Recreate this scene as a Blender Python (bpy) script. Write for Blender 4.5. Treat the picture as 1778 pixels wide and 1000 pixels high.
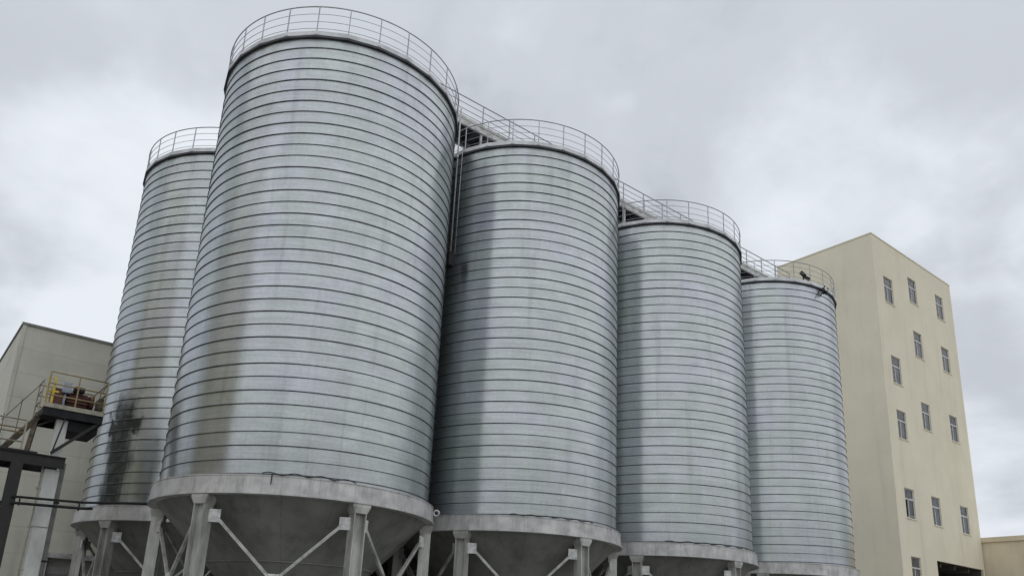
import bpy, bmesh, math, random
from mathutils import Vector, Matrix
random.seed(7)
R_ = math.radians
for o in list(bpy.data.objects): bpy.data.objects.remove(o)
scene = bpy.context.scene
C = scene.collection

# ------------------------------------------------------------------ camera
cam = bpy.data.cameras.new('camera'); cam_o = bpy.data.objects.new('camera', cam); C.objects.link(cam_o)
rt = Vector((0.77273328, -0.63341138, 0.04090597)); up = Vector((-0.21170492, -0.19644194, 0.9573879)); fw = Vector((0.59838474, 0.74846549, 0.28589353))
m = Matrix((rt, up, -fw)).transposed().to_4x4(); m.translation = Vector((0, 0, 1.6))
cam_o.matrix_world = m
cam.sensor_width = 36; cam.lens = 27.92; cam.shift_x = -0.00477; cam.shift_y = 0.1121
cam.clip_start = 0.1; cam.clip_end = 5000
scene.camera = cam_o

# ------------------------------------------------------------------ light
SUN_AZ = Vector((-0.3, -1.0, 0)).normalized(); SUN_EL = R_(50)
sun_dir = Vector((SUN_AZ.x * math.cos(SUN_EL), SUN_AZ.y * math.cos(SUN_EL), math.sin(SUN_EL)))
sl = bpy.data.lights.new('sun', 'SUN'); sl.energy = 0.95; sl.angle = R_(150); sl.color = (1, .96, .9)
so = bpy.data.objects.new('sun', sl); C.objects.link(so); so.rotation_euler = sun_dir.to_track_quat('Z', 'Y').to_euler(); so.location = (0, -40, 60)
scene.view_settings.view_transform = 'Standard'; scene.view_settings.look = 'None'; scene.view_settings.exposure = 0.06; scene.view_settings.gamma = 1

world = bpy.data.worlds.new('World'); scene.world = world; world.use_nodes = True
nt = world.node_tree; nt.nodes.clear()
def N(t, typ, **kw):
    n = t.nodes.new(typ)
    for k, v in kw.items():
        if k.startswith('i_'): n.inputs[int(k[2:])].default_value = v
        else: setattr(n, k, v)
    return n
L = nt.links.new
out = N(nt, 'ShaderNodeOutputWorld'); bg = N(nt, 'ShaderNodeBackground'); bg.inputs[1].default_value = 0.1
sky = N(nt, 'ShaderNodeTexSky'); sky.sky_type = 'NISHITA'; sky.sun_disc = False; sky.sun_elevation = SUN_EL; sky.sun_rotation = math.atan2(SUN_AZ.x, SUN_AZ.y)
tc = N(nt, 'ShaderNodeTexCoord')
sep = N(nt, 'ShaderNodeSeparateXYZ'); L(tc.outputs['Generated'], sep.inputs[0])
def M(t, op, a, b=None, c=None):
    n = N(t, 'ShaderNodeMath', operation=op)
    for i, v in enumerate((a, b, c)):
        if v is None: continue
        if isinstance(v, (int, float)): n.inputs[i].default_value = v
        else: t.links.new(v, n.inputs[i])
    return n.outputs[0]
zz = M(nt, 'ADD', M(nt, 'MAXIMUM', sep.outputs[2], 0.0), 0.28)
cmb = N(nt, 'ShaderNodeCombineXYZ'); L(M(nt, 'DIVIDE', sep.outputs[0], zz), cmb.inputs[0]); L(M(nt, 'DIVIDE', sep.outputs[1], zz), cmb.inputs[1])
def noise(t, vec, scale, detail=6, rough=.55, dist=0.0, loc=None):
    if loc:
        mp = N(t, 'ShaderNodeMapping'); mp.inputs[1].default_value = loc; t.links.new(vec, mp.inputs[0]); vec = mp.outputs[0]
    n = N(t, 'ShaderNodeTexNoise'); n.inputs['Scale'].default_value = scale; n.inputs['Detail'].default_value = detail
    n.inputs['Roughness'].default_value = rough; n.inputs['Distortion'].default_value = dist
    t.links.new(vec, n.inputs['Vector']); return n.outputs['Fac']
n1 = noise(nt, cmb.outputs[0], 1.5, 7, .5, .35, (3.1, 1.7, 0))
n2 = noise(nt, cmb.outputs[0], 3.4, 6, .5, .2, (7.3, 4.2, 0))
n3 = noise(nt, cmb.outputs[0], 8.5, 8, .62, .3, (1.3, 9.2, 0))
cl = M(nt, 'ADD', M(nt, 'ADD', M(nt, 'MULTIPLY', n1, .56), M(nt, 'MULTIPLY', n2, .34)), M(nt, 'MULTIPLY', n3, .10))
# thinner, brighter places in the cloud deck, given as directions
SPOTS = [((0.2037,0.8866,0.4151),.970,.16),((0.1925,0.9559,0.2219),.975,.15),((0.5180,0.6520,0.5530),.985,.12),((0.7857,0.4016,0.4704),.975,.12),
         ((0.8100,0.5050,0.2980),.960,.06),((0.9350,0.3300,0.1300),.93,.14)]
wob = noise(nt, tc.outputs['Generated'], 5, 4, .55)
for d, c0, amp in SPOTS:
    dn = N(nt, 'ShaderNodeVectorMath', operation='DOT_PRODUCT'); L(tc.outputs['Generated'], dn.inputs[0]); dn.inputs[1].default_value = Vector(d).normalized()
    v = M(nt, 'ADD', dn.outputs['Value'], M(nt, 'MULTIPLY', M(nt, 'SUBTRACT', wob, .5), .05))
    mr = N(nt, 'ShaderNodeMapRange', interpolation_type='SMOOTHSTEP'); L(v, mr.inputs[0])
    mr.inputs[1].default_value = c0; mr.inputs[2].default_value = 1.0; mr.inputs[3].default_value = 0; mr.inputs[4].default_value = amp
    cl = M(nt, 'ADD', cl, mr.outputs[0])
ramp = N(nt, 'ShaderNodeValToRGB'); L(cl, ramp.inputs[0])
cr = ramp.color_ramp; cr.interpolation = 'EASE'
cr.elements[0].position = .33; cr.elements[0].color = (.37, .40, .435, 1)
cr.elements[1].position = .74; cr.elements[1].color = (.79, .83, .88, 1)
e = cr.elements.new(.50); e.color = (.545, .575, .625, 1)
# an overcast sky is brightest overhead
gz = M(nt, 'ADD', 10.0, M(nt, 'MULTIPLY', M(nt, 'POWER', M(nt, 'MAXIMUM', sep.outputs[2], 0.0), 3.0), 4.0))
vm = N(nt, 'ShaderNodeVectorMath', operation='SCALE'); L(ramp.outputs[0], vm.inputs[0]); L(gz, vm.inputs[3])
mix = N(nt, 'ShaderNodeMix', data_type='RGBA'); mix.inputs[0].default_value = .97
L(sky.outputs[0], mix.inputs[6]); L(vm.outputs[0], mix.inputs[7]); L(mix.outputs[2], bg.inputs[0]); L(bg.outputs[0], out.inputs[0])

# ------------------------------------------------------------------ materials
def mat(name, col, rough=.6, metal=0.0, var=.12, vscale=2.0, bump=0.0, bscale=30, aniso=0.0, stretch=(1, 1, 1), spec=.5, col2=None, extra=None, c2at=(.4, .65)):
    mt = bpy.data.materials.new(name); mt.use_nodes = True; t = mt.node_tree; b = t.nodes['Principled BSDF']
    b.inputs['Roughness'].default_value = rough; b.inputs['Metallic'].default_value = metal; b.inputs['Specular IOR Level'].default_value = spec
    tcn = N(t, 'ShaderNodeTexCoord'); mp = N(t, 'ShaderNodeMapping'); mp.inputs[3].default_value = stretch
    oi = N(t, 'ShaderNodeObjectInfo'); sc = N(t, 'ShaderNodeVectorMath', operation='SCALE'); sc.inputs[0].default_value = (37, 51, 0); t.links.new(oi.outputs['Random'], sc.inputs[3])
    t.links.new(tcn.outputs['Object'], mp.inputs[0]); t.links.new(sc.outputs[0], mp.inputs[1])
    v = mp.outputs[0]
    f = noise(t, v, vscale, 6, .6)
    mx = N(t, 'ShaderNodeMix', data_type='RGBA')
    mr = N(t, 'ShaderNodeMapRange'); t.links.new(f, mr.inputs[0]); mr.inputs[1].default_value = c2at[0]; mr.inputs[2].default_value = c2at[1]
    t.links.new(mr.outputs[0], mx.inputs[0])
    c2 = col2 or tuple(c * (1 - 2 * var) for c in col)
    c1 = col if col2 else tuple(min(1, c * (1 + var * .6)) for c in col)
    mx.inputs[6].default_value = (*c1, 1); mx.inputs[7].default_value = (*c2, 1)
    colout = mx.outputs[2]
    if extra: colout = extra(t, tcn, colout, b, v)
    t.links.new(colout, b.inputs['Base Color'])
    if bump:
        bn = N(t, 'ShaderNodeBump'); bn.inputs['Strength'].default_value = 1; bn.inputs['Distance'].default_value = bump
        t.links.new(noise(t, v, bscale, 4, .6), bn.inputs['Height']); t.links.new(bn.outputs[0], b.inputs['Normal'])
    return mt
def mulcol(t, col, fac, k):           # col * (1 - fac*k)
    s = N(t, 'ShaderNodeVectorMath', operation='SCALE'); t.links.new(col, s.inputs[0])
    t.links.new(M(t, 'SUBTRACT', 1.0, M(t, 'MULTIPLY', fac, k)), s.inputs[3]); return s.outputs[0]
def maprange(t, v, a, b, lo=0.0, hi=1.0, smooth=True):
    n = N(t, 'ShaderNodeMapRange', interpolation_type='SMOOTHSTEP' if smooth else 'LINEAR'); t.links.new(v, n.inputs[0])
    for i, x in zip((1, 2, 3, 4), (a, b, lo, hi)): n.inputs[i].default_value = x
    return n.outputs[0]
PITCH = 0.3639; ZB = 5.257; ZBB = 4.768; ZT = 18.36; RAD = 3.8
def silo_extra(dark_patch=False):
    def fn(t, tcn, col, b, v):
        # tangent for the rolled grain
        tg = N(t, 'ShaderNodeTangent', direction_type='RADIAL', axis='Z'); t.links.new(tg.outputs[0], b.inputs['Tangent'])
        b.inputs['Anisotropic'].default_value = 0.93; b.inputs['Anisotropic Rotation'].default_value = 0.25
        sp = N(t, 'ShaderNodeSeparateXYZ'); t.links.new(tcn.outputs['Object'], sp.inputs[0])
        ang = M(t, 'DIVIDE', M(t, 'ARCTAN2', sp.outputs[1], sp.outputs[0]), 2 * math.pi)
        # one value for each turn of the strip
        band = M(t, 'FLOOR', M(t, 'SUBTRACT', M(t, 'DIVIDE', M(t, 'SUBTRACT', sp.outputs[2], ZB), PITCH), ang))
        oi = N(t, 'ShaderNodeObjectInfo')
        wn = N(t, 'ShaderNodeTexWhiteNoise', noise_dimensions='1D'); t.links.new(M(t, 'ADD', band, M(t, 'MULTIPLY', oi.outputs['Random'], 91.7)), wn.inputs['W'])
        col = mulcol(t, col, wn.outputs['Value'], .06)
        # fine long streaks of the rolled zinc
        mp = N(t, 'ShaderNodeMapping'); mp.inputs[3].default_value = (.5, .5, 14); t.links.new(v, mp.inputs[0])
        st = noise(t, mp.outputs[0], 1.6, 5, .7); col = mulcol(t, col, maprange(t, st, .35, .65), .12)
        col = mulcol(t, col, maprange(t, noise(t, v, 11, 5, .75), .35, .65), .09)
        # weather runs: long in z
        mp2 = N(t, 'ShaderNodeMapping'); mp2.inputs[3].default_value = (2.2, 2.2, .16); t.links.new(v, mp2.inputs[0])
        ru = noise(t, mp2.outputs[0], 1.1, 5, .6); col = mulcol(t, col, maprange(t, ru, .5, .75), .16)
        # zinc oxide dabs below some seams
        mp3 = N(t, 'ShaderNodeMapping'); mp3.inputs[3].default_value = (2.5, 2.5, 1.3); t.links.new(v, mp3.inputs[0])
        db = noise(t, mp3.outputs[0], 2.3, 3, .5); dab = maprange(t, db, .66, .74)
        mx = N(t, 'ShaderNodeMix', data_type='RGBA'); t.links.new(M(t, 'MULTIPLY', dab, .25), mx.inputs[0]); t.links.new(col, mx.inputs[6]); mx.inputs[7].default_value = (.72, .75, .77, 1)
        col = mx.outputs[2]
        # dirt washed down onto the lowest turns
        low = maprange(t, M(t, 'ADD', sp.outputs[2], M(t, 'MULTIPLY', noise(t, v, 1.2, 5, .6), 2.2)), 9.5, 5.8)
        col = mulcol(t, col, low, .14)
        rgh = maprange(t, noise(t, v, 1.7, 4, .6), .3, .7, .27, .36, False)
        if dark_patch:
            # near-black upright patch with a crossbar, coloured on this silo only
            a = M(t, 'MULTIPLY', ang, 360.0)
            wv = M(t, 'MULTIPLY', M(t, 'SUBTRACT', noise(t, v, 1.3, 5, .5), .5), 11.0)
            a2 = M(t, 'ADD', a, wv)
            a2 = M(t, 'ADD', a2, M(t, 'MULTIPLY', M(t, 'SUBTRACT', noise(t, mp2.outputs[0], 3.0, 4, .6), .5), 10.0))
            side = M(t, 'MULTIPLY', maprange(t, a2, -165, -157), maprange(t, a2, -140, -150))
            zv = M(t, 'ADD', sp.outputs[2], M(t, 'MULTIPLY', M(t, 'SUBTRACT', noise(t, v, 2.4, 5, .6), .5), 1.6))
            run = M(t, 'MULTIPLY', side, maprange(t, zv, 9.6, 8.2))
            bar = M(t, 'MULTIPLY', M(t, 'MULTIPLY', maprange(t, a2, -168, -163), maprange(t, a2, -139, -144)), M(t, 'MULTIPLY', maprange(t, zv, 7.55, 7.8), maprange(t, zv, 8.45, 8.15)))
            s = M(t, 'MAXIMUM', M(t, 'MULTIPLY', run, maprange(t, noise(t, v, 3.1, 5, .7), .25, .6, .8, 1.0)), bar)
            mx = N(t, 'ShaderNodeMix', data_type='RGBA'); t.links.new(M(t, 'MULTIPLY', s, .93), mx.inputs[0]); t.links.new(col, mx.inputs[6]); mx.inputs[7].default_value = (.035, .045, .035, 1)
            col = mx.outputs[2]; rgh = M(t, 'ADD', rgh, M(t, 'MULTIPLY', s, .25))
        t.links.new(rgh, b.inputs['Roughness'])
        return col
    return fn
SILO = mat('galvanised_strip', (.57, .62, .605), .3, .92, vscale=.5, bump=.0012, bscale=1.1, col2=(.60, .625, .675), extra=silo_extra(), stretch=(1, 1, 1))
SILO_PATCH = mat('galvanised_strip_dark_patch', (.57, .62, .605), .3, .92, vscale=.5, bump=.0012, bscale=1.1, col2=(.60, .625, .675), extra=silo_extra(True))
SEAM = mat('folded_seam', (.14, .15, .165), .5, .6, .2, 3)
GALV = mat('galvanised_plate', (.48, .485, .47), .55, .35, .2, 3.5, .002, 20)
def beam_extra(t, tcn, col, b, v):
    sp = N(t, 'ShaderNodeSeparateXYZ'); t.links.new(tcn.outputs['Object'], sp.inputs[0])
    ang = M(t, 'DIVIDE', M(t, 'ARCTAN2', sp.outputs[1], sp.outputs[0]), 2 * math.pi)
    wn = N(t, 'ShaderNodeTexWhiteNoise', noise_dimensions='1D'); t.links.new(M(t, 'FLOOR', M(t, 'MULTIPLY', ang, 54)), wn.inputs['W'])
    col = mulcol(t, col, wn.outputs['Value'], .14)
    fr = M(t, 'FRACT', M(t, 'MULTIPLY', ang, 54)); ln = maprange(t, fr, .035, .0)
    col = mulcol(t, col, ln, .35)
    mp2 = N(t, 'ShaderNodeMapping'); mp2.inputs[3].default_value = (3, 3, .8); t.links.new(v, mp2.inputs[0])
    return mulcol(t, col, maprange(t, noise(t, mp2.outputs[0], 1.6, 5, .65), .5, .72), .25)
BEAM = mat('ring_beam_steel', (.52, .52, .51), .5, .3, .12, 2.5, .002, 12, extra=beam_extra)
def hop_extra(t, tcn, col, b, v):
    sp = N(t, 'ShaderNodeSeparateXYZ'); t.links.new(tcn.outputs['Object'], sp.inputs[0])
    ang = M(t, 'MULTIPLY', M(t, 'DIVIDE', M(t, 'ARCTAN2', sp.outputs[1], sp.outputs[0]), 2 * math.pi), 18)
    wn = N(t, 'ShaderNodeTexWhiteNoise', noise_dimensions='1D'); t.links.new(M(t, 'FLOOR', ang), wn.inputs['W'])
    col = mulcol(t, col, wn.outputs['Value'], .12)
    col = mulcol(t, col, maprange(t, M(t, 'FRACT', ang), .03, .0), .3)
    mp = N(t, 'ShaderNodeMapping'); mp.inputs[3].default_value = (2, 2, .3); t.links.new(v, mp.inputs[0])
    return mulcol(t, col, maprange(t, noise(t, mp.outputs[0], 1.2, 6, .65), .45, .75), .3)
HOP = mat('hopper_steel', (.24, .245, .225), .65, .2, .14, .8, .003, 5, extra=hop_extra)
LEG = mat('leg_steel', (.46, .465, .44), .55, .3, .2, 3, .002, 20, stretch=(1, 1, .3))
GUS = mat('pale_gusset', (.62, .63, .62), .5, .1, .15, 6)
DARK = mat('dark_eave_steel', (.055, .06, .07), .6, .2, .2, 3)
FASC = mat('pale_fascia', (.60, .62, .63), .5, .3, .12, 2)
RAIL = mat('rail_steel', (.42, .43, .45), .5, .4, .12, 4)
ROOF = mat('roof_sheet', (.5, .52, .53), .45, .6, .12, 1.2)
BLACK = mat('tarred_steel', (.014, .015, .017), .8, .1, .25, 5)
TREST = mat('trestle_paint', (.026, .026, .026), .75, 0, .25, 4, col2=(.07, .045, .03), c2at=(.55, .75))
RUSTY = mat('rusty_brown_paint', (.12, .09, .06), .7, .1, .2, 6, col2=(.05, .045, .04))
YEL = mat('ochre_rail_paint', (.30, .23, .11), .6, 0, .2, 8, col2=(.30, .25, .16))
YEL2 = mat('bright_yellow_paint', (.62, .46, .04), .5, 0, .15, 8)
CRM = mat('cream_rail_paint', (.36, .34, .27), .6, 0, .15, 8)
DUCT = mat('pale_column_paint', (.58, .60, .57), .5, .1, .15, 1.5, stretch=(1, 1, .4))
def plaster_extra(t, tcn, col, b, v):
    mp = N(t, 'ShaderNodeMapping'); mp.inputs[3].default_value = (1.3, 1.3, .12); t.links.new(v, mp.inputs[0])
    col = mulcol(t, col, maprange(t, noise(t, mp.outputs[0], .9, 6, .65), .48, .75), .10)
    return mulcol(t, col, maprange(t, noise(t, v, .12, 4, .6), .4, .7), .06)
PLAST = mat('beige_render', (.80, .75, .60), .9, 0, .02, .6, .004, 25, extra=plaster_extra)
PLAST2 = mat('warm_beige_render', (.76, .67, .50), .9, 0, .04, .6, .004, 25, extra=plaster_extra)
WESTM = mat('ochre_render', (.42, .35, .17), .9, 0, .05, .6)
COPE = mat('coping_concrete', (.5, .48, .38), .85, 0, .08, 2)
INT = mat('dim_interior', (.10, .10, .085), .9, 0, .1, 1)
FRAME = mat('white_window_frame', (.62, .62, .62), .4, 0, .05, 4)
def glass_extra(t, tcn, col, b, v):
    return mulcol(t, col, maprange(t, noise(t, v, 2.4, 3, .5), .4, .65), .5)
GLASS = mat('window_glass', (.5, .52, .55), .06, 0, .1, 1.1, spec=.6)
GLASS.node_tree.nodes['Principled BSDF'].inputs['Transmission Weight'].default_value = .85
GLASS.node_tree.nodes['Principled BSDF'].inputs['IOR'].default_value = 1.3
GLASSD = mat('dark_window_glass', (.05, .055, .06), .1, 0, .1, 1.1, spec=.6)
def siding_extra(t, tcn, col, b, v):
    sp = N(t, 'ShaderNodeSeparateXYZ'); t.links.new(tcn.outputs['Object'], sp.inputs[0])
    fr = M(t, 'FRACT', M(t, 'MULTIPLY', sp.outputs[2], 1 / 1.0)); col = mulcol(t, col, maprange(t, fr, .045, .0), .22)
    bn = N(t, 'ShaderNodeTexWhiteNoise', noise_dimensions='1D'); t.links.new(M(t, 'FLOOR', sp.outputs[2]), bn.inputs['W'])
    col = mulcol(t, col, bn.outputs['Value'], .05)
    mp = N(t, 'ShaderNodeMapping'); mp.inputs[3].default_value = (1.5, 1.5, .1); t.links.new(v, mp.inputs[0])
    return mulcol(t, col, maprange(t, noise(t, mp.outputs[0], .8, 5, .6), .5, .75), .15)
SIDING = mat('pale_panel_siding', (.60, .59, .51), .6, 0, .05, .8, extra=siding_extra)
TRIM = mat('grey_trim', (.25, .25, .24), .6, .1, .1, 3)
CONC = mat('yard_concrete', (.24, .235, .22), .9, 0, .18, .35, .01, 6)
GRNSOIL = mat('yard_ground', (.17, .165, .14), .95, 0, .2, .05, .02, 1)
MOTR = mat('motor_red_paint', (.13, .055, .04), .6, .1, .25, 8)
BLUE = mat('pale_blue_enclosure', (.35, .40, .48), .5, 0, .15, 6)

# ------------------------------------------------------------------ mesh builder
class MB:
    def __init__(s): s.v = []; s.f = []; s.sm = []
    def add(s, vs, fs, smooth=False):
        n = len(s.v); s.v += [tuple(v) for v in vs]; s.f += [tuple(i + n for i in f) for f in fs]; s.sm += [smooth] * len(fs); return s
    def box(s, x0, x1, y0, y1, z0, z1):
        return s.add([(x0,y0,z0),(x1,y0,z0),(x1,y1,z0),(x0,y1,z0),(x0,y0,z1),(x1,y0,z1),(x1,y1,z1),(x0,y1,z1)],
                     [(3,2,1,0),(4,5,6,7),(0,1,5,4),(1,2,6,5),(2,3,7,6),(3,0,4,7)])
    def bar(s, a, b, w, h=None, upv=(0, 0, 1)):         # rectangular bar
        a = Vector(a); b = Vector(b); h = h or w; d = (b - a).normalized(); u = Vector(upv)
        if abs(d.dot(u)) > .98: u = Vector((1, 0, 0))
        x = d.cross(u).normalized() * w / 2; y = x.cross(d).normalized() * h / 2
        vs = [a - x - y, a + x - y, a + x + y, a - x + y, b - x - y, b + x - y, b + x + y, b - x + y]
        return s.add(vs, [(0,1,2,3),(7,6,5,4),(4,5,1,0),(5,6,2,1),(6,7,3,2),(7,4,0,3)])
    def tube(s, pts, r, n=6, closed=False, cap=True):
        pts = [Vector(p) for p in pts]; m = len(pts); vs = []
        for i, p in enumerate(pts):
            if closed: d = pts[(i + 1) % m] - pts[i - 1]
            else: d = pts[min(i + 1, m - 1)] - pts[max(i - 1, 0)]
            d.normalize(); u = Vector((0, 0, 1)) if abs(d.z) < .95 else Vector((1, 0, 0))
            x = d.cross(u).normalized(); y = x.cross(d).normalized()
            for k in range(n):
                a = 2 * math.pi * k / n; vs.append(p + x * r * math.cos(a) + y * r * math.sin(a))
        fs = []
        for i in range(m if closed else m - 1):
            for k in range(n):
                a = i * n + k; b_ = i * n + (k + 1) % n; c = ((i + 1) % m) * n + (k + 1) % n; d = ((i + 1) % m) * n + k
                fs.append((a, b_, c, d))
        s.add(vs, fs, True)
        if cap and not closed: 
            k = len(s.v) - len(vs); s.f += [tuple(k + i for i in reversed(range(n))), tuple(k + (m - 1) * n + i for i in range(n))]; s.sm += [False, False]
        return s
    def lathe(s, prof, n=96, off=0.0, smooth=True):      # profile of (r, z) from bottom to top, outward faces
        vs = []; fs = []
        for r, z in prof:
            for k in range(n):
                a = 2 * math.pi * k / n + off; vs.append((r * math.cos(a), r * math.sin(a), z))
        for i in range(len(prof) - 1):
            for k in range(n):
                fs.append((i * n + k, i * n + (k + 1) % n, (i + 1) * n + (k + 1) % n, (i + 1) * n + k))
        return s.add(vs, fs, smooth)
    def rect(s, x0, x1, z0, z1, y):                      # face towards -y
        return s.add([(x0,y,z0),(x1,y,z0),(x1,y,z1),(x0,y,z1)], [(0,1,2,3)])
    def wall(s, x0, x1, z0, z1, holes, y, depth):        # wall facing -y with openings (a,b,c,d) and their reveals
        xs = sorted({x0, x1, *[h[0] for h in holes], *[h[1] for h in holes]}); zs = sorted({z0, z1, *[h[2] for h in holes], *[h[3] for h in holes]})
        for i in range(len(xs) - 1):
            for j in range(len(zs) - 1):
                cx = (xs[i] + xs[i + 1]) / 2; cz = (zs[j] + zs[j + 1]) / 2
                if any(h[0] < cx < h[1] and h[2] < cz < h[3] for h in holes): continue
                s.rect(xs[i], xs[i + 1], zs[j], zs[j + 1], y)
        for a, b, c, d in holes:
            e = y + depth
            s.add([(a,y,c),(b,y,c),(b,y,d),(a,y,d),(a,e,c),(b,e,c),(b,e,d),(a,e,d)], [(0,4,5,1),(1,5,6,2),(2,6,7,3),(3,7,4,0)])
        return s
    def build(s, name, mt, parent=None, loc=(0, 0, 0), rz=0):
        me = bpy.data.meshes.new(name); me.from_pydata(s.v, [], s.f); me.materials.append(mt)
        me.polygons.foreach_set('use_smooth', s.sm); me.update()
        o = bpy.data.objects.new(name, me); C.objects.link(o); o.location = loc; o.rotation_euler[2] = rz
        if parent: o.parent = parent
        return o
def tag(o, label, cat, group=None):
    o['label'] = label; o['category'] = cat
    if group: o['group'] = group
    return o
def thing(name, label, cat, loc, group=None, rz=0):
    o = bpy.data.objects.new(name, None); C.objects.link(o); o.location = loc; o.rotation_euler[2] = rz; o.empty_display_size = .5
    return tag(o, label, cat, group)
def kids(o): return [c for c in bpy.data.objects if c.parent == o]
def copy_tree(o, parent=None):
    c = o.copy(); C.objects.link(c)
    if parent: c.parent = parent
    for ch in kids(o): copy_tree(ch, c)
    return c

# ------------------------------------------------------------------ ground
g = MB(); g.add([(-2500,-2500,0),(2500,-2500,0),(2500,2500,0),(-2500,2500,0)], [(0,1,2,3)])
o = g.build('ground', GRNSOIL); o['kind'] = 'structure'
g = MB(); g.add([(-25,-30,.004),(48,-30,.004),(48,35.5,.004),(-25,35.5,.004)], [(0,1,2,3)])
o = g.build('concrete_yard', CONC); o['kind'] = 'structure'

# ------------------------------------------------------------------ silos
NP = 26
def polar(r, deg, z): return (r * math.cos(R_(deg)), r * math.sin(R_(deg)), z)
def make_silo():
    root = thing('steel_silo', '', 'silo', (0, 0, 0), 'silos standing in two rows')
    w = MB(); w.lathe([(RAD, ZB + (ZT - ZB) * i / 36) for i in range(37)], 224)
    wall = w.build('wall', SILO, root)
    # helical folded seam: one strip wound round and round
    sm = MB(); segs = 128; turns = 36; prof = [(RAD - .01, -.016), (RAD + .020, -.014), (RAD + .023, .005), (RAD - .01, .012)]
    vs = []; fs = []; tot = segs * turns
    for i in range(tot + 1):
        a = 2 * math.pi * i / segs; z = ZB + PITCH * i / segs - math.pi * 0 
        z += .004 * math.sin(i * .061) * math.sin(i * .0173 + 1) + .003 * math.sin(i * .173 + math.sin(i * .031) * 3)
        z = min(z, ZT - .02); wr = .003 * math.sin(i * .119 + 2 * math.sin(i * .023)); wz = 1 + .35 * math.sin(i * .047 + 3 * math.sin(i * .0111))
        for r, dz in prof: vs.append(((r + wr) * math.cos(a + math.pi), (r + wr) * math.sin(a + math.pi), z + dz * wz))
    for i in range(tot):
        for k in range(3): fs.append((i * 4 + k, (i + 1) * 4 + k, (i + 1) * 4 + k + 1, i * 4 + k + 1))
    sm.add(vs, fs, True); sm.build('spiral_seam', SEAM, root)
    # roof
    rf = MB(); rf.lathe([(RAD + .02, ZT + .17), (.6, ZT + 1.25), (.6, ZT + 1.4), (.001, ZT + 1.45)], 52, smooth=False); rf.build('roof', ROOF, root)
    # eave: dark polygon ring, pale fascia above
    ev = MB(); ev.lathe([(RAD - .01, ZT - .01), (RAD + .10, ZT), (RAD + .10, ZT + .075), (RAD + .02, ZT + .08)], NP, smooth=False); ev.build('eave', DARK, root)
    fa = MB(); fa.lathe([(RAD + .075, ZT + .078), (RAD + .075, ZT + .24), (RAD + .03, ZT + .24), (RAD + .01, ZT + .12)], NP, smooth=False); fa.build('fascia', FASC, root)
    # guard rail
    gr = MB()
    RR = RAD + .04; zs = [ZT + 1.13, ZT + .86, ZT + .59, ZT + .34]
    for j, z in enumerate(zs):
        gr.tube([polar(RR, 360 * k / 104, z) for k in range(104)], .019 if j == 0 else .010, 6 if j == 0 else 4, closed=True)
    gro = gr.build('guard_rail', RAIL, root)
    for k in range(NP):
        p = MB(); p.bar(polar(RR, 0, ZT + .06), polar(RR, 0, ZT + 1.13), .028, .028); p.box(RR - .05, RR + .05, -.05, .05, ZT + .06, ZT + .13)
        if k == 0: pm = p.build('post', RAIL, gro); 
        else: pm = pm.copy(); C.objects.link(pm); pm.parent = gro
        pm.rotation_euler[2] = R_(360 * k / NP)
    # ring beam
    rb = MB(); rb.lathe([(RAD - .25, ZBB), (RAD + .21, ZBB), (RAD + .21, ZBB + .035), (RAD + .185, ZBB + .037), (RAD + .155, ZB - .03), (RAD + .17, ZB - .028), (RAD + .17, ZB), (RAD - .02, ZB + .004)], 128)
    # hard-edged flanges
    rb.sm = [False] * len(rb.sm); rb.build('ring_beam', BEAM, root)
    # cone hopper
    hp = MB(); hp.lathe([(.22, .75), (.22, 1.15), (RAD - .02, ZBB + .02)], 96)
    for k in range(12):
        pass
    hp.build('hopper', HOP, root)
    hb = MB()
    for zz_ in (2.1, 3.3):
        rr = .22 + (zz_ - 1.15) / (ZBB + .02 - 1.15) * (RAD - .24)
        hb.tube([polar(rr + .01, 360 * k / 64, zz_) for k in range(64)], .02, 5, closed=True)
    hb.build('hopper_band', HOP, root)
    # legs
    lm = None
    LR = RAD - .02
    for k in range(6):
        a = 30 + 60 * k
        if lm is None:
            l = MB(); l.box(LR - .16, LR + .16, -.17, -.145, 0.03, ZBB - .24); l.box(LR - .16, LR + .16, .145, .17, 0.03, ZBB - .24); l.box(LR - .012, LR + .012, -.145, .145, 0.03, ZBB - .24)
            lm = l.build('leg', LEG, root)
            c = MB(); z0, z1 = ZBB - .24, ZBB - .003
            c.add([(LR-.17,-.175,z0),(LR+.17,-.175,z0),(LR+.17,.175,z0),(LR-.17,.175,z0),(LR-.2,-.25,z0+.16),(LR+.2,-.25,z0+.16),(LR+.2,.25,z0+.16),(LR-.2,.25,z0+.16),
                   (LR-.2,-.25,z1),(LR+.2,-.25,z1),(LR+.2,.25,z1),(LR-.2,.25,z1)],
                  [(3,2,1,0),(0,1,5,4),(1,2,6,5),(2,3,7,6),(3,0,4,7),(4,5,9,8),(5,6,10,9),(6,7,11,10),(7,4,8,11),(8,9,10,11)])
            c.build('leg_cap', LEG, lm)
            b = MB(); b.box(LR - .3, LR + .3, -.3, .3, .004, .03)
            for sx in (-.22, .22):
                for sy in (-.22, .22): b.box(LR + sx - .03, LR + sx + .03, sy - .03, sy + .03, .03, .09)
            b.build('base_plate', LEG, lm); o = lm
        else: o = copy_tree(lm, root)
        o.rotation_euler[2] = R_(a)
    # braces: a V in each bay between neighbouring legs, tied at the foot by a strut
    br = gu = stt = None
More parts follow.
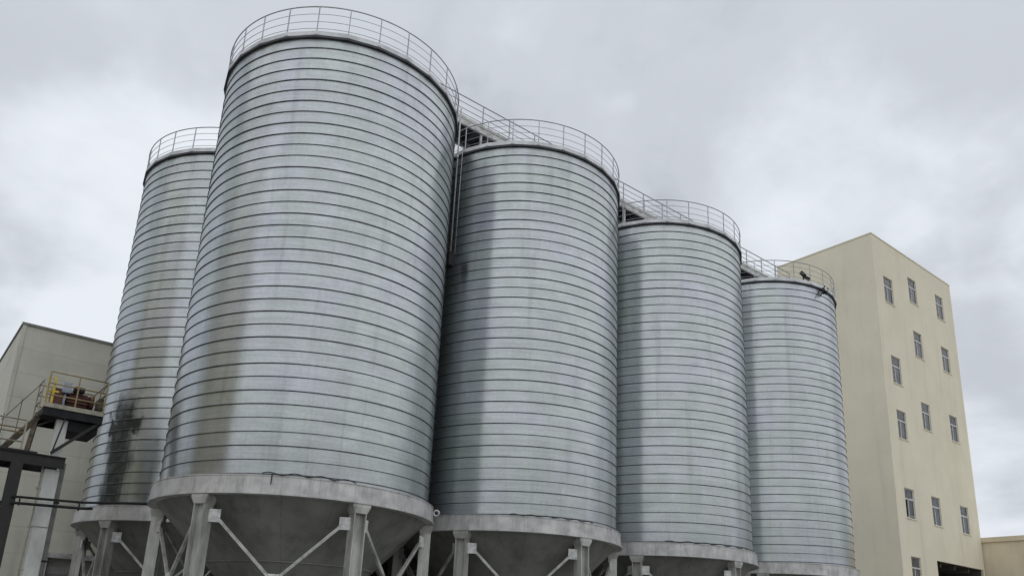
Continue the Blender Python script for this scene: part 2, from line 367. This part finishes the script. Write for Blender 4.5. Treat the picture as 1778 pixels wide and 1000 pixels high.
    for k in range(6):
        mid = 60 * k; h = LR * math.cos(R_(30)); half = LR * math.sin(R_(30))
        if br is None:
            protos = []
            for s_ in (-1, 1):
                t_ = MB(); A = Vector((h + .02, s_ * (half - .36), 4.22)); B = Vector((h + .02, s_ * .07, 2.80)); t_.bar(A, B, .075, .075, (1, 0, 0)); t_.bar(A + Vector((.03, 0, .02)), B + Vector((.03, 0, .02)), .03, .03, (1, 0, 0))
                protos.append(t_.build('brace', GUS if False else GALV, root))
                q = MB(); y0, y1 = sorted((s_ * (half - .44), s_ * (half - .13))); q.box(h + .045, h + .06, y0, y1, 4.1, 4.42)
                for yy in (y0 + .05, y1 - .05):
                    for zq in (4.16, 4.36): q.box(h + .06, h + .075, yy - .015, yy + .015, zq - .015, zq + .015)
                protos.append(q.build('gusset_plate', GUS, root))
            q = MB(); q.box(h + .045, h + .06, -.2, .2, 2.66, 2.92); protos.append(q.build('gusset_plate', GUS, root))
            q = MB(); q.bar((h + .0, -half + .12, 2.68), (h + .0, half - .12, 2.68), .1, .12); protos.append(q.build('strut', GALV, root))
            br = 1
            for p_ in protos: p_.rotation_euler[2] = R_(mid)
        else:
            for p_ in protos:
                c = p_.copy(); C.objects.link(c); c.rotation_euler[2] = R_(mid); c.parent = root
    return root
proto = make_silo()
X0, Y0, SP = 9.626, 22.141, 7.9214
rowA = [('nearest and tallest looking steel silo in front row with ochre mirrored band low on its left', -5.2),
        ('second steel silo of front row, between the biggest silo and the third one', 3.4),
        ('third steel silo of front row, with a narrow dark band down its left side', 7.5),
        ('farthest steel silo of front row beside the beige tower, with floodlight on its roof', 6.1)]
rowB = [('silo left of and behind the biggest silo, with a near-black patch low on its wall', -2.0),
        ('back row silo hidden behind the gap between the first and second front silos', 3.0),
        ('back row silo hidden behind the gap between the second and third front silos', 5.0),
        ('back row silo hidden behind the farthest front silos next to the beige tower', 1.0)]
silos = []
first = True
for row, y in ((rowA, Y0), (rowB, 30.334)):
    for k, (lab, off) in enumerate(row):
        s = proto if first else copy_tree(proto); first = False
        s.location = ((X0 if y == Y0 else 9.317) + k * SP, y, 0); s['label'] = lab; silos.append(s)
        for c in kids(s):
            n = c.name.split('.')[0]
            if n in ('eave', 'fascia', 'guard_rail', 'roof'): c.rotation_euler[2] = R_(off)
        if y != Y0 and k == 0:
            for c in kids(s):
                if c.name.split('.')[0] == 'wall': c.data = c.data.copy(); c.data.materials[0] = SILO_PATCH
silos[0]['label'] = 'biggest and nearest steel silo, with a yellowish dull band low on its left side'
# fittings on single silos
s1 = silos[0]
def lp(s, x, y, z): return (x - s.location.x, y - s.location.y, z)
p = MB(); p.tube([lp(s1, 13.52, 20.9, 20.1), lp(s1, 13.55, 20.95, 18.6), lp(s1, 13.55, 20.98, 14.25)], .028, 8)
p.tube([lp(s1, 13.48, 20.55, 18.3), lp(s1, 13.48, 20.6, 14.1)], .012, 6)
p.build('conduit', RAIL, s1)
p = MB(); p.box(3.70, 3.93, -1.45, -1.15, 13.7, 14.2); p.build('junction_box', BLACK, s1)
p = MB(); p.tube([(3.9 + 0, -1.2, 18.05), (3.9, -1.2, 18.15)], .05, 10); p.build('white_insulator', FASC, s1)
# round ring bracket at the ring beam, facing the yard
cx_, cy_, cz_ = lp(s1, 13.57, 20.75, 5.28); nrm = Vector((-.6, -.77, 0)).normalized(); tx = Vector((nrm.y, -nrm.x, 0))
p = MB(); p.tube([Vector((cx_, cy_, cz_)) + tx * .085 * math.cos(2 * math.pi * k / 24) + Vector((0, 0, .085 * math.sin(2 * math.pi * k / 24))) for k in range(24)], .03, 8, closed=True)
p.build('ring_bracket', GUS, s1)
# short rod and hanging cable on the front of its ring beam
def on_beam(deg, z, r=4.0): return polar(r, deg, z)
p = MB(); p.bar(on_beam(-123.5, 5.28), on_beam(-123.5, 5.02, 4.02), .02, .02); p.tube([on_beam(-127 + 1.6 * k, 5.29 + .03 * math.sin(k * 1.1), 3.99) for k in range(22)], .013, 5); p.build('loose_cable', BLACK, s1)
s2 = silos[1]
p = MB(); p.tube([on_beam(-128 + 2 * k, 5.285 + .02 * math.sin(k * 1.7), 3.99) for k in range(22)], .015, 5); p.build('loose_cable', BLACK, s2)
s3 = silos[2]
p = MB(); p.tube([on_beam(-135 + 2 * k, 5.29 + .025 * math.sin(k * 1.3), 3.99) for k in range(28)], .016, 5); p.build('loose_cable', BLACK, s3)
s4 = silos[3]
p = MB(); a = Vector(lp(s4, 32.42, 18.8, 19.0)); p.bar(a + Vector((0, 0, -.55)), a + Vector((0, 0, .1)), .045)
p.bar(a + Vector((-.12, .05, .22)), a + Vector((.03, -.1, .0)), .16, .13); p.bar(a + Vector((.02, -.05, -.02)), a + Vector((.24, -.2, -.14)), .15, .1)
p.build('floodlight', BLACK, s4)
# frayed dark bundle on the eave of the farthest silo
p = MB(); random.seed(3); base = Vector(lp(s4, 33.2, 18.2, 18.32))
for k in range(14):
    q = base + Vector((random.gauss(0, .07), random.gauss(0, .03), random.gauss(0, .08))); r_ = Vector((random.gauss(0, .11), random.gauss(0, .04), random.gauss(-.03, .13)))
    p.tube([q, q + r_ * .5 + Vector((0, 0, .03)), q + r_], .025, 5)
p.build('cable_bundle', BLACK, s4)

# dark infill box added between four silos to blacken the gap
ds = thing('gap_infill', 'dark infill box added to blacken the gap right of the biggest silo', 'shaft', (13.44, 26.24, 0))
q = MB(); q.box(-1.1, 1.1, -1.1, 1.1, .03, 19.1); q.build('infill_box', BLACK, ds)
q = MB(); 
for i in range(9): z = 1.8 + 2.05 * i; q.box(-1.13, 1.13, -1.13, 1.13, z, z + .08)
q.build('infill_rib', TREST, ds)
q = MB(); q.box(-1.2, 1.2, -1.2, 1.2, .004, .03); q.build('base_plate', TREST, ds)

# ------------------------------------------------------------------ gallery along the silo tops
ga = thing('conveyor_gallery', 'long steel walkway with handrails bridging the tops of the front row silos', 'walkway', (0, 0, 0))
gx0, gx1, gy0, gy1 = 11.0, 35.8, 21.5, 22.75; DZ = 20.30
q = MB(); q.box(gx0, gx1, gy0, gy0 + .07, DZ - .02, DZ + .10); q.box(gx0, gx1, gy0 + .0, gy0 + .09, DZ - .27, DZ - .19); q.box(gx0, gx1, gy0 + .02, gy0 + .05, DZ - .19, DZ - .02); q.build('girder', GALV, ga)
q = MB(); q.box(gx0, gx1, gy1 - .07, gy1, DZ - .27, DZ + .10); q.build('girder', GALV, ga)
q = MB(); q.box(gx0, gx1, gy0 + .075, gy1 - .075, DZ - .03, DZ + .02)
for i in range(50): x = gx0 + .25 + i * .5; q.box(x, x + .06, gy0 + .075, gy1 - .075, DZ - .16, DZ - .035)
for i in range(12): x = gx0 + i * 2; q.bar((x, gy0 + .1, DZ - .2), (x + 2, gy1 - .1, DZ - .2), .05); 
q.build('deck', DARK, ga)
# enclosed chain conveyor in the middle of the deck
q = MB(); q.box(gx0, gx1, gy0 + .55, gy1 - .25, DZ + .03, DZ + .42)
for i in range(17): x = gx0 + .4 + i * 1.5; q.box(x, x + .06, gy0 + .52, gy1 - .22, DZ + .028, DZ + .45)
q.build('conveyor_casing', GALV, ga)
for y in (gy0 + .03, gy1 - .03):
    q = MB(); 
    for z, r in ((DZ + .95, .022), (DZ + .68, .013), (DZ + .42, .013), (DZ + .20, .013)): q.tube([(gx0, y, z), (gx1, y, z)], r, 6)
    h = q.build('handrail', RAIL, ga)
    for i in range(20):
        x = gx0 + .05 + i * 1.3; 
        if i == 0: q = MB(); q.bar((0, 0, DZ + .05), (0, 0, DZ + .95), .035); pm = q.build('post', RAIL, h)
        else: pm = pm.copy(); C.objects.link(pm); pm.parent = h
        pm.location = (x, y, 0)
# props from roofs to gallery
for k in range(4):
    for dx in (-2.6, 2.6):
        x = X0 + k * SP + dx
        if x < gx0: continue
        q = MB(); q.bar((x, gy0 + .1, 18.9), (x, gy0 + .1, DZ - .27), .08); q.bar((x, gy1 - .1, 18.9), (x, gy1 - .1, DZ - .27), .08); q.bar((x, gy0 + .1, 19.4), (x, gy1 - .1, 19.4), .06); q.build('trestle_prop', GALV, ga)
# side walkways from the gallery down to the eaves between the silos: a wide platform seen from below
for k in range(3):
    xm = X0 + (k + .5) * SP
    q = MB(); q.box(xm - 1.5, xm + 1.5, 22.9, 29.2, 19.55, 19.62)
    for i in range(7): q.box(xm - 1.5, xm + 1.5, 23.0 + i, 23.08 + i, 19.40, 19.545)
    for dx in (-1.5, 0, 1.4): q.box(xm + dx, xm + dx + .1, 22.9, 29.2, 19.2, 19.38)
    q.build('cross_platform', DARK, ga)

# ------------------------------------------------------------------ beige tower
tw = thing('beige_tower', 'tall beige rendered tower building with three columns of small windows', 'building', (50.75, 24, 0))
TX, TY = 50.75, 24.0; W_ = 12.5; TH = 30.33; DEP = 7.6
WW = 1.3; WH = 1.98
cols = {1.25: [27.5, 21.5, 17.6, 12.25, 7.8], 5.08: [28.68, 24.4, 18.97, 12.23], 9.55: [28.72, 24.4, 18.98, 12.18]}
holes = [(x, x + WW, z - WH, z) for x, zs in cols.items() for z in zs]
porch = (4.9, W_ - .25, 4.0, 7.85)
q = MB(); q.wall(0, W_, 0, TH, holes + [porch], 0, .16)
q.add([(0,0,0),(0,0,TH),(0,DEP,TH),(0,DEP,0),(W_,0,0),(W_,0,TH),(W_,DEP,TH),(W_,DEP,0)], [(0,1,2,3),(7,6,5,4),(3,2,6,7)])
q.add([(0,0,TH),(W_,0,TH),(W_,DEP,TH),(0,DEP,TH)], [(0,1,2,3)])
q.build('wall', PLAST, tw)
q = MB(); a, b, c, d = porch
q.add([(a,.16,c),(b,.16,c),(b,.16,d),(a,.16,d),(a,3.2,c),(b,3.2,c),(b,3.2,d),(a,3.2,d)], [(4,5,6,7),(0,4,7,3),(5,1,2,6),(3,7,6,2),(0,1,5,4)])
q.build('porch_recess', INT, tw)
q = MB()
for x in (a + 1.2, a + 3.4, a + 5.6):
    q = MB(); q.bar((x, .3, d - .18), (x, 3.1, d - .18), .16, .3); q.build('porch_ceiling_beam', INT, tw)
q = MB(); q.box(-.03, W_ + .03, -.03, .2, TH + .003, TH + .1); q.box(-.03, .2, .2, DEP, TH + .003, TH + .1); q.build('coping', PLAST, tw)
wp = None
CURT = mat('grey_curtain', (.34, .34, .35), .9, 0, .2, 3, stretch=(6, 1, .3))
def window_parts(parent, x, z, opened=False):            # origin at lower left corner of the opening
    f = MB(); t_ = .055; y0, y1 = .07, .13
    tz = WH * .645
    f.box(0, WW, y0, y1, 0, t_); f.box(0, WW, y0, y1, WH - t_, WH); f.box(0, t_, y0, y1, t_, WH - t_); f.box(WW - t_, WW, y0, y1, t_, WH - t_)
    f.box(t_, WW - t_, y0 - .01, y1, tz - .045, tz + .045)
    f.box(WW * .40 - .03, WW * .40 + .03, y0 - .006, y1, t_, tz - .045)
    f.box(t_, t_ + .045, y0 - .02, y0 - .001, t_, tz - .05)
    fo = f.build('window_frame', FRAME, parent, (x, 0, z))
    for (a, b, c, d) in ((t_, WW - t_, tz + .045, WH - t_), (t_, WW * .40 - .03, t_, tz - .045), (WW * .40 + .03, WW - t_, t_, tz - .045)):
        if opened and b < WW * .5: continue
        g_ = MB(); g_.box(a, b, .098, .104, c, d); g_.build('pane', GLASS, fo)
    s_ = MB(); s_.box(-.06, WW + .06, -.05, .069, -.06, -.002); s_.build('sill', PLAST, fo)
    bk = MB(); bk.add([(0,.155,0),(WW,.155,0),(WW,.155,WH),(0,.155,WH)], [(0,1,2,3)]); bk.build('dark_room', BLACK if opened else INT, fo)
    if not opened:
        c_ = MB(); wd = random.uniform(.15, .5); x_ = .42 + random.uniform(0, .35); n_ = 10; ct = random.choice((tz - .02, tz - .02, WH - .06))
        for i in range(n_):
            a_ = x_ + (min(WW - .06, x_ + wd + .3) - x_) * i / n_; b_ = x_ + (min(WW - .06, x_ + wd + .3) - x_) * (i + 1) / n_
            ya, yb = (.125, .145) if i % 2 else (.145, .125); c_.add([(a_,ya,.06),(b_,yb,.06),(b_,yb,ct),(a_,ya,ct)], [(0,1,2,3)])
        c_.build('curtain', CURT, fo)
    if opened:
        g_ = MB(); g_.bar((t_ + .02, .06, t_), (t_ + .02, .06, tz - .05), .03); g_.bar((t_ + .3, -.42, t_), (t_ + .3, -.42, tz - .05), .03)
        g_.bar((t_ + .02, .06, t_), (t_ + .3, -.42, t_), .03); g_.bar((t_ + .02, .06, tz - .06), (t_ + .3, -.42, tz - .06), .03); g_.build('open_sash', FRAME, fo)
    return fo
win = None
for x, zs in cols.items():
    for z in zs:
        op = (x == 1.25 and z == 12.25)
        if op: window_parts(tw, x, z - WH, True)
        else: window_parts(tw, x, z - WH)
# downpipe-less lower wing to the right
wg = thing('low_beige_wing', 'low beige flat-roofed wing at the right foot of the tower', 'building', (63.45, 24, 0))
q = MB(); q.box(0, 14, -16, 0 + 7, 0, 9.85); q.build('wall', PLAST2, wg)
q = MB(); q.box(-.12, 14.1, -16.1, 7.1, 9.853, 10.2); q.build('parapet', PLAST2, wg)

# ------------------------------------------------------------------ pale shed behind, left
sh = thing('panel_shed', 'big pale panel-clad shed behind the left silo and yellow platform', 'building', (3.13, 36, 0))
SHH = 12.98
q = MB(); q.wall(0, 34, 0, SHH, [(2.55, 7.4, 0, 3.95), (14, 18.5, 0, 3.95)], 0, .25)
q.add([(0,0,0),(0,0,SHH),(0,24,SHH),(0,24,0),(34,0,0),(34,0,SHH),(34,24,SHH),(34,24,0)], [(0,1,2,3),(7,6,5,4),(3,2,6,7),(1,5,6,2)])
q.build('wall', SIDING, sh)
q = MB(); q.box(-.05, 34.05, -.06, .1, SHH + .003, SHH + .1); q.box(-.05, .1, .1, 24, SHH + .003, SHH + .1); q.build('roof_trim', TRIM, sh)
q = MB(); q.box(-.015, .12, -.035, -.003, 0, SHH); q.build('corner_trim', SIDING, sh)
for x in (2.55, 14):
    w_ = 4.85 if x < 3 else 4.5
    q = MB(); q.box(x - .1, x + w_ + .1, -.12, -.003, 3.95, 4.15); q.build('lintel', GALV, sh)
    q = MB()
    for i in range(13): q.box(x, x + w_, .2 - (i % 2) * .03, .24, i * .304, i * .304 + .3)
    q.build('roller_door', TRIM, sh)

# ------------------------------------------------------------------ building west of the yard (only mirrored in the nearest silo)
wb = thing('west_building', 'beige block left of the frame, mirrored as a dull band in the biggest silo', 'building', (-30, 17.6, 0))
q = MB(); q.box(-14, 0, .2, 28, 0, 26); q.build('wall', WESTM, wb)
q = MB(); q.box(-14.2, .1, .1, 28.1, 26.003, 26.4); q.build('parapet', COPE, wb)
for i in range(4):
    for j in range(6):
        q = MB(); q.box(.01, .05, 3 + i * 6.5, 4.6 + i * 6.5, 2 + j * 3.6, 3.8 + j * 3.6); q.build('window', GLASSD, wb)

# ------------------------------------------------------------------ trestle, platform, column on the left
tr = thing('pipe_trestle', 'dark steel trestle walkway with ochre handrail at the left edge', 'trestle', (0, 26, 0))
q = MB()                                                   # two I-beams
for y in (0, 1.15):
    q.box(-6, 4.05, y, y + .14, 6.13, 6.16); q.box(-6, 4.05, y + .055, y + .085, 5.86, 6.13); q.box(-6, 4.05, y, y + .14, 5.83, 5.86)
for i in range(14): x = -5.5 + i * .72; q.box(x, x + .07, .142, 1.148, 5.95, 6.05)
q.build('girder', TREST, tr)
q = MB(); q.box(-6, 3.3, -.02, 1.3, 6.163, 6.2); q.build('deck', TREST, tr)
q = MB(); q.box(2.72, 3.02, -.02, .02, 0, 5.828); q.box(2.72, 3.02, .2, .24, 0, 5.828); q.box(2.85, 2.89, .02, .2, 0, 5.828); q.build('column', TREST, tr)
q = MB(); q.box(-3.3, -3.0, -.02, .02, 0, 5.828); q.box(-3.3, -3.0, .2, .24, 0, 5.828); q.box(-3.17, -3.13, .02, .2, 0, 5.828); q.build('column', TREST, tr)
q = MB(); q.bar((2.75, .1, 4.6), (1.6, .1, 5.83), .08); q.build('knee_brace', TREST, tr)
for z, m_ in ((7.05, CRM), (6.80, YEL), (6.68, YEL), (6.42, CRM)):
    q = MB(); q.tube([(-6, 0, z), (2.9, 0, z)], .022, 6); q.build('handrail', m_, tr)
for x in (-4.5, -3, -1.5, 0, 1.5, 2.88):
    q = MB(); q.bar((x, 0, 6.2), (x, 0, 7.06), .04); q.build('post', CRM, tr)
# raised platform
pf = thing('raised_platform', 'small raised dark platform with ochre guard rails carrying a gear motor', 'platform', (3.2, 26, 0))
PZ = 7.55
q = MB(); q.box(0, 1.6, 0, 1.9, PZ - .06, PZ); q.box(0, 1.6, 0, .08, PZ - .24, PZ - .062); q.box(0, 1.6, 1.82, 1.9, PZ - .24, PZ - .062); q.box(0, .08, .08, 1.82, PZ - .24, PZ - .062); q.box(1.52, 1.6, .08, 1.82, PZ - .24, PZ - .062); q.box(.76, .84, .08, 1.82, PZ - .22, PZ - .062)
q.build('deck', BLACK, pf)
q = MB(); q.box(.75, 1.55, .2, 1.5, PZ - .55, PZ - .25); q.build('chute_hood', BLACK, pf)
def fence_run(a, b, n, mt, z0=PZ, zs=(1.07, .72, .38)):
    q = MB(); a = Vector(a); b = Vector(b)
    for z in zs: q.tube([a + Vector((0, 0, z0 + z)), b + Vector((0, 0, z0 + z))], .02, 6)
    h = q.build('guard_rail', mt, pf)
    for i in range(n + 1):
        p_ = a.lerp(b, i / n); q = MB(); q.bar(p_ + Vector((0, 0, z0)), p_ + Vector((0, 0, z0 + 1.07)), .036); q.build('post', mt, h)
fence_run((.02, 0, 0), (1.57, 0, 0), 2, YEL); fence_run((1.58, .05, 0), (1.58, 1.87, 0), 2, YEL); fence_run((1.55, 1.88, 0), (.02, 1.88, 0), 3, YEL); fence_run((.02, 1.05, 0), (.02, 1.85, 0), 1, CRM)
q = MB(); q.box(0, 1.58, -.03, -.005, PZ, PZ + .13); q.box(1.585, 1.61, 0, 1.88, PZ, PZ + .13); q.build('toe_board', CRM, pf)
for dx, dy in ((.03, .12), (.17, .03)):
    q = MB(); q.bar((dx, dy, PZ), (dx, dy, PZ + .95), .06); q.bar((dx, dy, PZ + .5), (dx + .14, dy, PZ + .5), .05); q.build('gate_post', YEL2, pf)
q = MB(); q.bar((-.02, .6, PZ - .1), (-.14, .3, 6.2), .12, .1); q.build('support_post', RUSTY, pf)
q = MB(); q.bar((.05, .55, PZ - .15), (-.75, .3, 6.2), .1, .14); q.bar((.05, 1.2, PZ - .15), (-.75, 1.0, 6.2), .1, .14)
for i in range(6): t_ = (i + .5) / 6; x = .05 - .8 * t_; z = PZ - .15 - 1.2 * t_; q.box(x - .1, x + .1, .45, 1.15, z, z + .03)
q.build('stair', RUSTY, pf)
q = MB()
for y in (1.2,):
    q.tube([(-.02, y, PZ + .95), (-.85, y - .2, 6.2 + .95)], .011, 6)
    for t_ in (.5, .95): q.bar((-.02 - .83 * t_, y - .2 * t_, PZ + .95 - 1.2 * t_), (-.02 - .83 * t_, y - .2 * t_, PZ - .1 - 1.2 * t_), .02)
q.build('stair_rail', RUSTY, pf)
q = MB(); q.bar((1.5, .1, PZ - .24), (.45, .1, 6.25), .09, .09); q.build('knee_brace', TREST, pf)
q = MB(); q.bar((.62, .05, PZ - .24), (.45, .05, 6.2), .04); q.bar((.4, .5, PZ - .24), (.0, .5, PZ - .5), .05); q.build('hanger_rod', TREST, pf)
# gear motor on the platform
gm = thing('gear_motor', 'dark red gear motor with pale blue box on the raised platform', 'motor', (3.9, 26.75, PZ))
def cyl(mb, a, b, r, n=20): return mb.tube([a, b], r, n)
q = MB(); cyl(q, (-.1, 0, .42), (.5, 0, .42), .17); 
for i in range(14): a_ = 2 * math.pi * i / 14; q.bar((-.06, .18 * math.cos(a_), .42 + .18 * math.sin(a_)), (.42, .18 * math.cos(a_), .42 + .18 * math.sin(a_)), .015, .03)
cyl(q, (.5, 0, .42), (.58, 0, .42), .19); q.build('motor_body', MOTR, gm)
q = MB(); q.box(-.42, -.1, -.2, .2, .12, .62); q.box(-.36, -.16, -.24, .24, .2, .54); q.build('gearbox', MOTR, gm)
q = MB(); q.box(-.45, .62, -.22, .22, .0, .06); q.box(-.4, -.3, -.2, .2, .06, .12); q.box(.3, .4, -.15, .15, .06, .27); q.build('bed_plate', BLACK, gm)
q = MB(); q.box(-.22, -.02, -.3, -.12, .52, .78); q.box(-.2, -.04, -.31, -.3, .54, .76); q.tube([(-.12, -.2, .52), (-.14, -.26, .3), (-.1, -.2, .02)], .03, 8); q.build('terminal_box', BLUE, gm)
q = MB(); q.box(.05, .3, -.3, -.1, .6, .72); q.build('cable_cover', BLACK, gm)
q = MB(); q.box(.68, .8, -.25, .2, 0, .55); q.box(.66, .82, -.27, .22, .25, .29); q.build('chain_guard', RUSTY, gm)
gm.scale = (1.15, 1.15, 1.2)
# pale square column under the platform, dark one behind it
pc = thing('square_column', 'pale grey square steel column rising under the raised platform', 'column', (3.8, 26.4, 0))
q = MB(); q.box(-.19, .19, -.17, .17, .03, 5.80); q.box(-.15, .15, -.13, .13, 6.21, PZ - .25); q.build('shaft', DUCT, pc)
q = MB(); q.box(-.2, .2, -.18, -.171, 4.12, 4.15); q.box(-.2, .2, -.18, -.171, 2.3, 2.33); q.build('joint_strip', TRIM, pc)
q = MB(); q.box(-.35, .35, -.35, .35, .004, .03); q.build('base_plate', DUCT, pc)
q = MB(); q.tube([(-.28, -.1, .004), (-.28, -.1, 3.0), (-.25, -.1, 4.5), (-.25, -.1, 5.95)], .022, 8); 
for z in (1.2, 2.9, 4.1, 5.2): q.box(-.31, -.19, -.14, -.06, z, z + .05)
q.build('conduit', CRM, pc)
dp = thing('dark_downpipe', 'dark grey downpipe running down behind the pale square column', 'pipe', (4.12, 26.75, 0))
q = MB(); q.box(-.07, .07, -.07, .07, .004, 6.1); q.build('pipe', TRIM, dp)
q = MB()
for z in (1.5, 3.2, 4.9): q.box(-.09, .09, -.09, .09, z, z + .05)
q.build('clamp', TREST, dp)
# pair of pipes from the trestle leg to the silos
pp = thing('pipe_pair', 'pair of thin dark pipes running low from the trestle to the silos', 'pipe', (0, 0, 0))
q = MB(); q.tube([(2.9, 25.95, 4.86), (4.7, 25.95, 4.93), (4.95, 25.85, 4.95), (5.8, 25.05, 4.97), (7.0, 24.2, 5.0)], .035, 8); q.build('pipe', BLACK, pp)
q = MB(); q.tube([(2.9, 25.9, 4.68), (4.7, 25.9, 4.75), (4.95, 25.8, 4.77)], .04, 8); q.build('pipe', BLACK, pp)
q = MB()
for x, y, z in ((3.1, 25.92, 4.6), (4.6, 25.92, 4.65)): q.box(x, x + .03, y - .045, y + .085, z + .03, z + .3)
q.build('pipe_clamp', TREST, pp)
